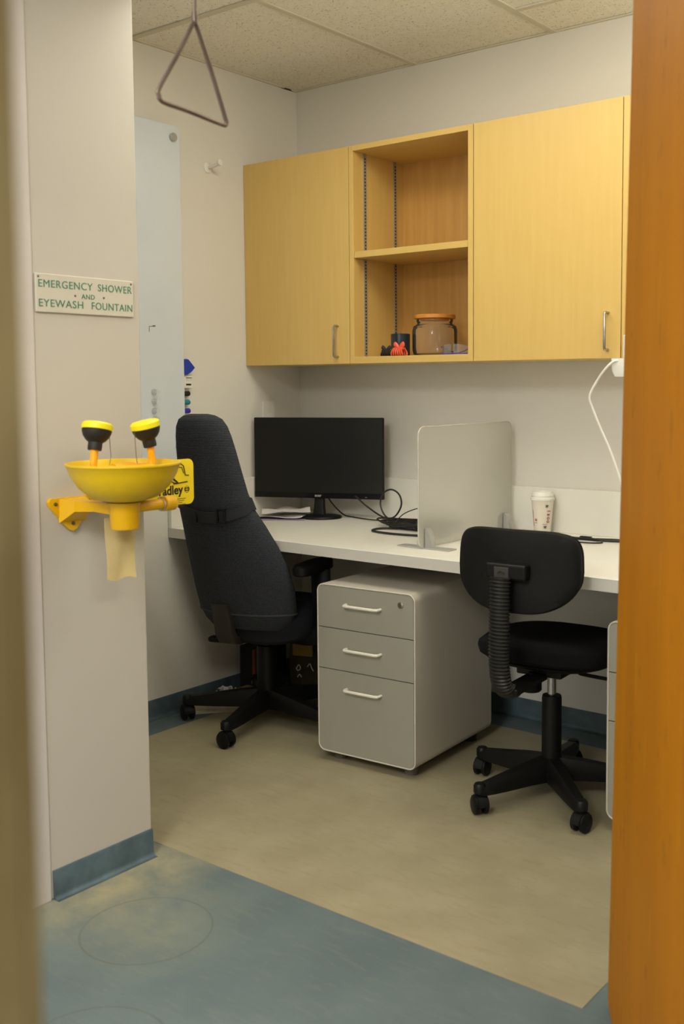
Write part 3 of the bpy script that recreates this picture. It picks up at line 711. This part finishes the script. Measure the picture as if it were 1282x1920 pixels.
# ---- tall slate fabric chair
def tall_chair():
    rz = math.radians(14)
    t = thing('tall_office_chair', 'tall slate-blue fabric office chair with a strap round its narrow back', 'office chair', (.385, -.63, .0012), rz)
    star_base(t, [a-14 for a in (-74, -148, -2, 70, 142)], .315, .030, .095, .07, .13)
    obj('column', lathe([(0, .12), (.038, .12), (.038, .30), (.028, .305), (.028, .37), (0, .37)], 28), BLK, t, smooth=True)
    rings = []
    for z, k in ((.352, .80), (.357, .9), (.375, .975), (.410, 1.0), (.445, .985), (.460, .93), (.468, .80), (.472, .5)):
        rings.append([(x+.02, y+.05, z-.03*max(0, (-y-.12)/.12)) for x, y in sell(.225*k, .215*k, 40, 2.8)])
    obj('seat', loft(rings), BFAB2, t, smooth=True)
    b = bmesh.new(); bx(-.09, .09, -.14, .12, .335, .385, .01, 2, b); tube([(-.08, -.02, .345), (-.16, -.03, .335), (-.20, -.03, .315)], .008, 8, 4, bm=b)
    obj('mechanism', b, BLK, t)
    obj('lever_paddle', bx(-.235, -.17, -.05, -.01, .300, .322, .008, 2), BLK, t)
    # back
    K = [(.400, -.155, .150, .030, 0), (.43, -.163, .182, .042, 0), (.47, -.172, .203, .050, 0), (.55, -.198, .208, .052, 0), (.63, -.228, .203, .052, 0), (.72, -.265, .188, .050, -.004), (.80, -.300, .168, .048, -.010), (.86, -.328, .151, .046, -.016),
         (.92, -.348, .137, .045, -.014), (1.0, -.374, .124, .044, -.008), (1.07, -.396, .115, .043, -.005), (1.12, -.410, .107, .042, -.004), (1.155, -.418, .098, .040, -.004), (1.180, -.423, .083, .034, -.004), (1.193, -.425, .060, .024, -.004), (1.198, -.425, .035, .012, -.004)]
    def section(z, y, hw, th, xo=0, grow=0):
        pts = []
        for x, yy in sell(hw+grow, th+grow, 32, 2.5):
            pts.append((x+xo, y+yy+1.0*x*x, z))
        return pts
    kk = []
    for (a, b2) in zip(K[:-1], K[1:]):
        for q in range(4):
            f = q/4; kk.append(tuple(a[i]*(1-f)+b2[i]*f for i in range(5)))
    kk.append(K[-1])
    obj('backrest', loft([section(*k) for k in kk]), KNIT, t, smooth=True)
    # welt near the lower edge of the back cover
    s = section(.462, -.170, .200, .049, 0, .002); obj('welt', tube([p for p in s], .0035, 6, 0, True), KNIT2, t, smooth=True)
    # strap round the back with its buckle
    def strap(z, h):
        r0 = []
        def at(z):
            for a, b2 in zip(kk[:-1], kk[1:]):
                if a[0] <= z <= b2[0]:
                    f = (z-a[0])/(b2[0]-a[0]); return tuple(a[i]*(1-f)+b2[i]*f for i in range(5))
        a, c = at(z-h/2), at(z+h/2)
        sag = lambda p: -.044*max(0, 1-(p[0]/.15)**2)*(1 if p[1] < a[1] else -.2)
        R1 = [(p[0], p[1], p[2]+sag(p)) for p in section(*a, grow=.0015)]; R2 = [(p[0], p[1], p[2]+sag(p)) for p in section(*a, grow=.005)]
        R3 = [(p[0], p[1], p[2]+sag(p)) for p in section(*c, grow=.005)]; R4 = [(p[0], p[1], p[2]+sag(p)) for p in section(*c, grow=.0015)]
        return loft([R1, R2, R3, R4], False, cyclic=True), a, c
    sb, a, c = strap(.880, .040); st = obj('strap', sb, STRAP, t, smooth=True)
    b = bmesh.new(); yb = a[1]-a[3]-.010
    bx(.034, .040, yb-.006, yb+.006, .818, .868, .002, 2, b); bx(.062, .068, yb-.004, yb+.008, .822, .872, .002, 2, b)
    bx(.034, .068, yb-.006, yb+.002, .864, .869, .001, 1, b); bx(.034, .068, yb-.006, yb+.002, .820, .825, .001, 1, b)
    obj('buckle', b, BLK, t)
    b = bmesh.new(); bx(-.052, -.047, yb-.004, yb+.006, .818, .860, .001, 1, b); obj('strap_keeper', b, BLK, t)
    # plastic upright that carries the back, left of the seat
    rings = [[(-.052+x, y-.0+yy, z) for x, yy in rrect(w, .014, .008, 3)] for z, y, w in ((.338, -.10, .030), (.336, -.16, .034), (.350, -.205, .036), (.385, -.222, .036), (.43, -.226, .036), (.50, -.232, .034))]
    rings = [[(-.052+x*w, y-c*k2, z+c*k3) for x, c in ((-1, -1), (-1, 1), (-.8, 1.2), (.8, 1.2), (1, 1), (1, -1))] for z, y, w, k2, k3 in ((.352, -.06, .030, .0, -.014), (.350, -.14, .034, .004, -.014), (.358, -.185, .036, .011, -.010), (.390, -.208, .036, .014, -.003), (.43, -.216, .036, .013, 0), (.50, -.240, .033, .010, 0))]
    obj('back_upright', loft(rings), BRACK, t, smooth=True)
    for s_ in (1,):
        ar = obj('armrest_post', tube([(.12, -.02, .36), (.22, -.05, .37), (.262, -.05, .41), (.262, -.05, .62)], .040, 8, 6, aspect=.4, up=(0, 1, 0)), BLK, t, smooth=True)
        pad = [[(.245+x*k, -.075+y*(1 if k > .9 else .96), z) for x, y in sell(.042, .120, 24, 3)] for z, k in ((.612, .8), (.616, .95), (.630, 1), (.644, .95), (.650, .8))]
        obj('armrest_pad', loft(pad), BLK, t, smooth=True)
    return t
BRACK = mat('charcoal_bracket_plastic', (50, 47, 44), .5, var=.1)
BFAB2 = mat('slate_seat_fabric', (36, 38, 44), .95, var=.3, vscale=200, bump=.4, bscale=900, spec=.2)
KNIT2 = mat('slate_welt', (58, 61, 66), .9, var=.1)
STRAP = mat('slate_strap_webbing', (40, 43, 50), .9, var=.1, vscale=100)
tall_chair()

# ================================================================== UNDER THE WORKTOP, FAR LEFT
def sneaker(label, loc, rot, m_up):
    t = thing('sneaker', label, 'shoe', loc, rot=rot, group='shoes under the tall chair', scale=.85)
    prof = [(-.130, .030, .050), (-.11, .034, .078), (-.07, .035, .085), (-.03, .036, .072), (.02, .040, .058), (.07, .045, .045), (.11, .040, .036), (.135, .022, .026)]
    obj('upper', loft([[(x, w*math.cos(a)*(.85 if math.sin(a) > 0 else 1), .016+max(0, math.sin(a))*(h-.016)) for a in [2*PI*k/16 for k in range(16)]] for x, w, h in prof]), m_up, t, smooth=True)
    obj('sole', loft([[(x*1.03, w*1.05*c, .0) if s == 0 else (x*1.03, w*1.08*c, .020) for s, c in ((0, -1), (0, 1), (1, 1), (1, -1))] for x, w, h in prof]), SHOE, t)
    b = bmesh.new()
    for k in range(6):
        x = -.02+k*.018; h = .062-.0028*k
        tube([(x, -.022, h-.004), (x+.006, 0, h+.008), (x, .022, h-.004)], .004, 6, 3, bm=b)
    rnd = random.Random(7)
    for k in range(5):
        tube([(.0+.012*k, rnd.uniform(-.02, .02), .06), (.01+.012*k, rnd.uniform(-.02, .02), .074), (.03+.01*k, rnd.uniform(-.03, .03), .060)], .0045, 6, 4, bm=b)
    obj('laces', b, WPL, t, smooth=True)
sneaker('off-white sneaker with loose white laces, behind the chair leg', (.10, -.54, .0013), (0, 0, -2.45), SHOED)
sneaker('pale sneaker lying in front of the laced one, below the chair leg', (.115, -.665, .0013), (0, 0, -2.35), SHOE)
t = thing('tote_bag', 'dark olive tote bag with pale printed shapes slumped under the worktop', 'bag', (.33, -.20, .0013), .35)
rings = []
for z, w, d in ((0, .15, .07), (.03, .165, .082), (.12, .17, .078), (.2, .165, .06), (.27, .15, .035), (.30, .145, .02)):
    rings.append([(x+.008*math.sin(9*z+x*20), y+.006*math.sin(25*x+8*z), z) for x, y in sell(w, d, 32, 2.6)])
obj('body', loft(rings), BAG, t, smooth=True)
obj('strap', tube([(-.09, -.035, .29), (-.07, -.05, .37), (.0, -.055, .40), (.06, -.05, .37), (.08, -.03, .29)], .011, 8, 6, aspect=.3, up=(0, 1, 0)), BAGY, t, smooth=True)
obj('front_patch', bx(-.13, -.04, -.088, -.080, .17, .27, .003, 1), BAGY, t)
for k, pts in enumerate(([(0, 0), (.012, .018), (.020, .004), (.008, -.006), (0, .004)], [(.05, .012), (.062, .026), (.070, .008), (.078, -.004)], [(.006, -.034), (.016, -.022), (.024, -.034)])):
    obj('print', tube([(-.115+p[0], -.086-.0*k, .115+p[1]) for p in pts], .0022, 5, 4), PAPER, t)
t = thing('storage_box', 'dark narrow box with an orange spine leaning behind the chair column', 'box', (.052, -.315, .0013), 0)
obj('body', bx(-.035, .048, -.10, .10, 0, .20, .003, 1), BOXB, t)
obj('orange_spine', bx(.049, .064, -.112, -.03, .05, .195, .002, 1), ORGS, t)
obj('paper_edge', bx(.036, .046, -.103, -.1005, .004, .06), PAPER, t)

# ================================================================== LEFT WALL
t = thing('glass_board', 'tall pale blue glass writing board on the left wall', 'whiteboard', (0, 0, 0))
y0, y1, z0, z1 = -1.60, -.711, 1.010, 2.284
obj('panel', prism([(p[0]+(y0+y1)/2, p[1]+(z0+z1)/2) for p in rrect((y1-y0)/2, (z1-z0)/2, .02)], 'x', .034, .040), GLASSB, t)
for y in (y0+.05, y1-.036):
    for z in (z0+.05, z1-.045):
        obj('standoff', lathe([(.008, .0), (.008, .034), (.008, .04), (.0155, .041), (.0155, .052), (.013, .055), (0, .055)], 20), ALU, t, (0, y, z), rot=(0, PI/2, 0), smooth=True)
b = bmesh.new(); tube([(.0405, -.858, 1.520), (.0405, -.879, 1.519), (.0405, -.880, 1.498)], .0011, 5, bm=b); tube([(.0405, -.862, 1.5205), (.0405, -.850, 1.5215)], .0022, 5, bm=b)
obj('pen_mark', b, STEEL, t)
for k, z in enumerate((1.272, 1.236, 1.201, 1.168)):
    o = obj('magnet', lathe([(0, 0), (.012, 0), (.012, .003), (.007, .006), (.007, .012), (.011, .016), (.010, .019), (0, .019)], 18), PIN, None, (.0402, -.864, z), rot=(0, PI/2, 0), smooth=True)
    tag(o, ['clear push-pin magnet, top one of the column on the glass board', 'clear push-pin magnet, second from the top on the glass board', 'clear push-pin magnet, third from the top on the glass board', 'clear push-pin magnet, lowest on the glass board, nearly behind the eyewash head'][k], 'magnet', 'clear magnets on the glass board')
# accessories on the wall at the edge of the board
o = obj('eraser', prism([(-.715, 1.385), (-.690, 1.400), (-.678, 1.398), (-.645, 1.366), (-.660, 1.352), (-.684, 1.338), (-.715, 1.338)], 'x', .001, .030), BLUEP); tag(o, 'blue felt eraser block sticking out behind the glass board edge', 'eraser')
t = thing('marker_box', 'white labelled marker box below the blue eraser on the left wall', 'box', (0, 0, 0))
obj('body', bx(.001, .022, -.715, -.652, 1.286, 1.334, .001, 1), WPL, t)
b = bmesh.new(); bx(.0222, .0226, -.686, -.656, 1.324, 1.327, bm=b); bx(.0222, .0226, -.686, -.660, 1.296, 1.303, bm=b); bx(.0222, .0226, -.686, -.656, 1.317, 1.3175, bm=b)
obj('printed_text', b, INK, t)
for nm, m, z in (('black', RUBBER, 1.264), ('teal', TEAL, 1.230), ('violet-blue', VIOL, 1.196)):
    t = thing('marker', '%s-capped marker pointing out behind the glass board edge' % nm, 'marker', (.014, -.728, z), group='markers beside the glass board')
    obj('barrel', lathe([(0, -.07), (.008, -.07), (.008, .03), (0, .03)], 14), WPL, t, rot=(-PI/2, 0, 0), smooth=True)
    obj('cap', lathe([(0, .03), (.0095, .03), (.0105, .05), (.0105, .060), (.009, .063), (0, .064)], 14), m, t, rot=(-PI/2, 0, 0), smooth=True)
t = thing('coat_hook', 'white round peg hook on the left wall beside the cabinets', 'hook', (0, -.53, 2.165))
obj('rose', lathe([(0, 0), (.022, 0), (.022, .004), (.018, .007), (0, .007)], 24), WPL, t, rot=(0, PI/2, 0), smooth=True)
obj('peg', tube([(.004, 0, 0), (.04, 0, .003), (.065, 0, .010)], .007, 12, 4), WPL, t, smooth=True)
obj('peg_knob', lathe([(0, 0), (.012, .0), (.013, .004), (.012, .010), (0, .011)], 18), WPL, t, (.064, 0, .010), rot=(0, PI/2-.15, 0), smooth=True)

# ================================================================== EMERGENCY SHOWER PULL
t = thing('shower_pull', 'steel triangle pull handle hanging on its rod from the ceiling', 'pull handle', (1.70, -2.143, 1.96))
obj('rod', tube([(0, 0, .005), (0, .002, .60)], .0035, 8), STEEL, t, smooth=True)
tri = [(0, 0, 0), (0, -.045, -.075), (0, -.086, -.138), (0, -.088, -.152), (0, -.078, -.162), (0, -.02, -.166), (0, .062, -.174), (0, .074, -.170), (0, .072, -.160), (0, .038, -.08)]
pts = [Vector(tri[0])]+catmull(tri[1:], 5)+[Vector(tri[0])]
obj('triangle', tube(pts, .0042, 8), STEEL, t, smooth=True)
obj('ferrule', lathe([(.0055, -.008), (.0062, .006), (.0045, .016)], 12), STEEL, t, smooth=True)

# ================================================================== SAFETY SIGN
t = thing('wall_sign', 'cream sign with green letters on the white stub wall', 'sign', (XC, -1.828, 1.523))
obj('plate', bx(.0005, .006, -.148, .148, -.047, .047, .0015, 1), SIGNW, t)
RX = (PI/2, 0, PI/2)
def word(w, h, y0, y1, z):
    o = text('lettering', w, h, GRN, t, (.0062, (y0+y1)/2, z), RX, bold=0, space=1.08)
    o.scale.x = (y1-y0)/o.dimensions.x
word('EMERGENCY', .0262, -.141, .017, .022); word('SHOWER', .0262, .034, .141, .022)
word('AND', .0175, -.016, .024, -.003)
word('EYEWASH', .0262, -.140, -.012, -.025); word('FOUNTAIN', .0262, .014, .142, -.025)
for y in (-.035, .052): obj('screw', lathe([(0, 0), (.0028, 0), (.0022, .0015), (0, .0015)], 10), STEEL, t, (.006, y, -.002), rot=(0, PI/2, 0))
for y in (-.140, .140): obj('screw', lathe([(0, 0), (.0028, 0), (.0022, .0015), (0, .0015)], 10), STEEL, t, (.006, y, .039), rot=(0, PI/2, 0))

# ================================================================== EYEWASH
def eyewash():
    t = thing('eyewash_fountain', 'yellow eyewash fountain bracketed to the white stub wall', 'eyewash', (XC, -1.893, 0))
    bxo = .216      # bowl centre out from the wall
    # wall plate (rounded triangle)
    tri = [(-.062, 1.018), (.062, 1.018), (.068, 1.010), (.066, 1.000), (.012, .938), (0, .932), (-.012, .938), (-.066, 1.000), (-.068, 1.010)]
    wp = obj('wall_plate', prism(tri, 'x', .0006, .012), YEL, t, smooth=True)
    for y, z in ((-.05, 1.004), (.05, 1.004), (0, .952)): obj('bolt', lathe([(0, 0), (.005, 0), (.005, .003), (0, .004)], 6), STEEL, wp, (.012, y, z), rot=(0, PI/2, 0))
    arm = bmesh.new()
    loft([[(x, y, z) for y, z in ((-w, z1), (w, z1), (w, z0), (-w, z0))] for x, w, z0, z1 in ((.010, .040, .955, 1.016), (.05, .022, .985, 1.012), (.12, .017, .990, 1.011), (.19, .022, .988, 1.012), (.216, .026, .986, 1.014))], True, arm)
    obj('arm', arm, YEL, t, smooth=False)
    obj('drain_cup', lathe([(0, .954), (.032, .954), (.034, .958), (.036, 1.010), (.040, 1.020), (0, 1.020)], 28), YEL, t, (bxo, 0, 0), smooth=True)
    prof = [(0, 1.020), (.045, 1.020), (.080, 1.032), (.106, 1.055), (.124, 1.084), (.132, 1.106), (.136, 1.109), (.136, 1.113), (.131, 1.114), (.127, 1.107), (.119, 1.086), (.101, 1.059), (.076, 1.037), (.043, 1.026), (0, 1.026)]
    obj('bowl', lathe(prof, 56), YBOWL, t, (bxo, 0, 0), smooth=True)
    obj('drain_gap', lathe([(.042, 1.0185), (.052, 1.0215)], 28, caps=False), DARK, t, (bxo, 0, 0))
    # supply pipe with end cap
    b = bmesh.new(); tube([(bxo, .02, 1.003), (bxo, .135, 1.003)], .0135, 14, bm=b)
    pp = obj('supply_pipe', b, YEL, t, smooth=True)
    obj('pipe_cap', tube([(bxo, .118, 1.003), (bxo, .120, 1.003), (bxo, .150, 1.003), (bxo, .158, 1.003)], .019, 16, radii=[.017, .019, .019, .012]), YEL, pp, smooth=True)
    obj('clamp_ring', tube([(bxo+.017*math.cos(a), .112, 1.003+.017*math.sin(a)) for a in [i*2*PI/16 for i in range(16)]], .0015, 5, 0, True), ALU, pp)
    # yoke inside the bowl
    b = bmesh.new(); tube([(bxo, -.085, 1.098), (bxo, .085, 1.098)], .0105, 12, bm=b); tube([(bxo, 0, 1.025), (bxo, 0, 1.10)], .014, 12, bm=b)
    tube([(bxo, -.03, 1.098), (bxo, .03, 1.098)], .014, 14, bm=b)
    obj('yoke', b, ORG, t, smooth=True)
    for s in (-1, 1):
        sd = s*.084
        hose = obj('hose', tube([(bxo, sd*.75, 1.095), (bxo, sd*.96, 1.098), (bxo, sd*1.03, 1.112), (bxo, sd*1.0, 1.132), (bxo, sd*.98, 1.150)], .0088, 12, 6), ORG, t, smooth=True)
        M = Matrix.Translation((bxo, sd*.98, 1.147)) @ Matrix.Rotation(s*.22, 4, 'X') @ Matrix.Rotation(-.06, 4, 'Y')
        b = lathe([(.0, 0), (.0155, 0), (.0165, .004), (.0165, .018), (.023, .023), (.030, .032), (.0338, .042), (.0345, .050), (0, .052)], 24, None, M)
        hd = obj('spray_head', b, RUBBER, t, smooth=True)
        obj('dust_cap', lathe([(0, .048), (.0355, .048), (.036, .052), (.036, .060), (.031, .0645), (0, .066)], 28, None, M), YLIM, hd, smooth=True)
        e = M @ Vector((0, -s*.035, .05))
        obj('cap_chain', tube([tuple(e), (bxo, e.y+.001, 1.13), (bxo, e.y+.004*s, 1.106)], .0009, 5), STEEL, t)
    # printed instruction plate standing off to the right
    px = .060
    b = prism([(p[0]+.228, p[1]+1.034) for p in rrect(.130, .062, .018, 6)], 'x', px, px+.003); sg = obj('instruction_plate', b, YSIGN, t, smooth=False)
    obj('plate_bracket', tube([(.06, .03, 1.003), (px-.002, .06, 1.003), (px-.002, .16, 1.003)], .006, 8), YEL, t)
    RX = (PI/2, 0, PI/2)
    text('maker_lettering', 'Bradley', .034, INK, sg, (px+.0032, .318, 1.013), RX, .0003, align='RIGHT', bold=.001)
    obj('round_emblem', lathe([(0, 0), (.009, 0), (.009, .0006), (0, .0006)], 24), INK, sg, (px+.003, .333, 1.013), rot=(0, PI/2, 0))
    b = bmesh.new()
    for k in range(3): bx(px+.003, px+.0034, .332, .341-.0, 1.006+.006*k, 1.0085+.006*k, bm=b)
    obj('emblem_bars', b, YSIGN, sg, (.0006, -.004, 0))
    b = bmesh.new(); X = px+.0036
    tube([(X, .262, 1.074), (X, .285, 1.082), (X, .312, 1.084), (X, .322, 1.078), (X, .328, 1.052), (X, .340, 1.051)], .0016, 5, bm=b)
    tube([(X, .275, 1.040), (X, .292, 1.031), (X, .335, 1.034)], .0016, 5, bm=b)
    tube([(X, .290, 1.076), (X, .316, 1.074), (X, .322, 1.058)], .0012, 5, bm=b)
    tube([(X, .286, 1.044), (X, .300, 1.034), (X, .286, 1.032)], .003, 5, bm=b)
    obj('pictogram', b, INK, sg)
    b = bmesh.new()
    for k in range(5): bx(px+.003, px+.0033, .262+.002*(k % 2), .328-.006*(k % 3), .988-.0052*k, .9895-.0052*k, bm=b)
    obj('small_print', b, INK, sg)
    return t
eyewash()
# manila tag hanging below
b = bmesh.new(); W_, H_ = .088, .150; rings = []
for j in range(15):
    v = j/14; z = -v*H_; rr = []
    for i in range(9):
        u = i/8-.5; rr.append((.003*math.sin(5*v+3*u)+.006*v*v+.001*math.cos(9*u+3*v), u*W_*(1+.02*math.sin(6*v))+.006*v, z+.004*math.sin(7*u)*v))
    rings.append(rr)
vt = [[b.verts.new(p) for p in r] for r in rings]; vb = [[b.verts.new((p[0]-.0008, p[1], p[2])) for p in r] for r in rings]
for j in range(14):
    for i in range(8):
        b.faces.new((vt[j][i], vt[j][i+1], vt[j+1][i+1], vt[j+1][i])); b.faces.new((vb[j][i], vb[j+1][i], vb[j+1][i+1], vb[j][i+1]))
    b.faces.new((vt[j][0], vt[j+1][0], vb[j+1][0], vb[j][0])); b.faces.new((vt[j][8], vb[j][8], vb[j+1][8], vt[j+1][8]))
for i in range(8): b.faces.new((vt[0][i], vb[0][i], vb[0][i+1], vt[0][i+1])); b.faces.new((vt[14][i], vt[14][i+1], vb[14][i+1], vb[14][i]))
t = thing('inspection_tag', 'blank creased manila tag hanging below the yellow eyewash bowl', 'tag', (1.098, -1.866, .974))
obj('card', b, KRAFT, t, smooth=True, rot=(-.06, 0, 0))
obj('string', tube([(0, 0, -.004), (-.001, .0, .012), (.0, .0, .020)], .0012, 5), KRAFT, t)
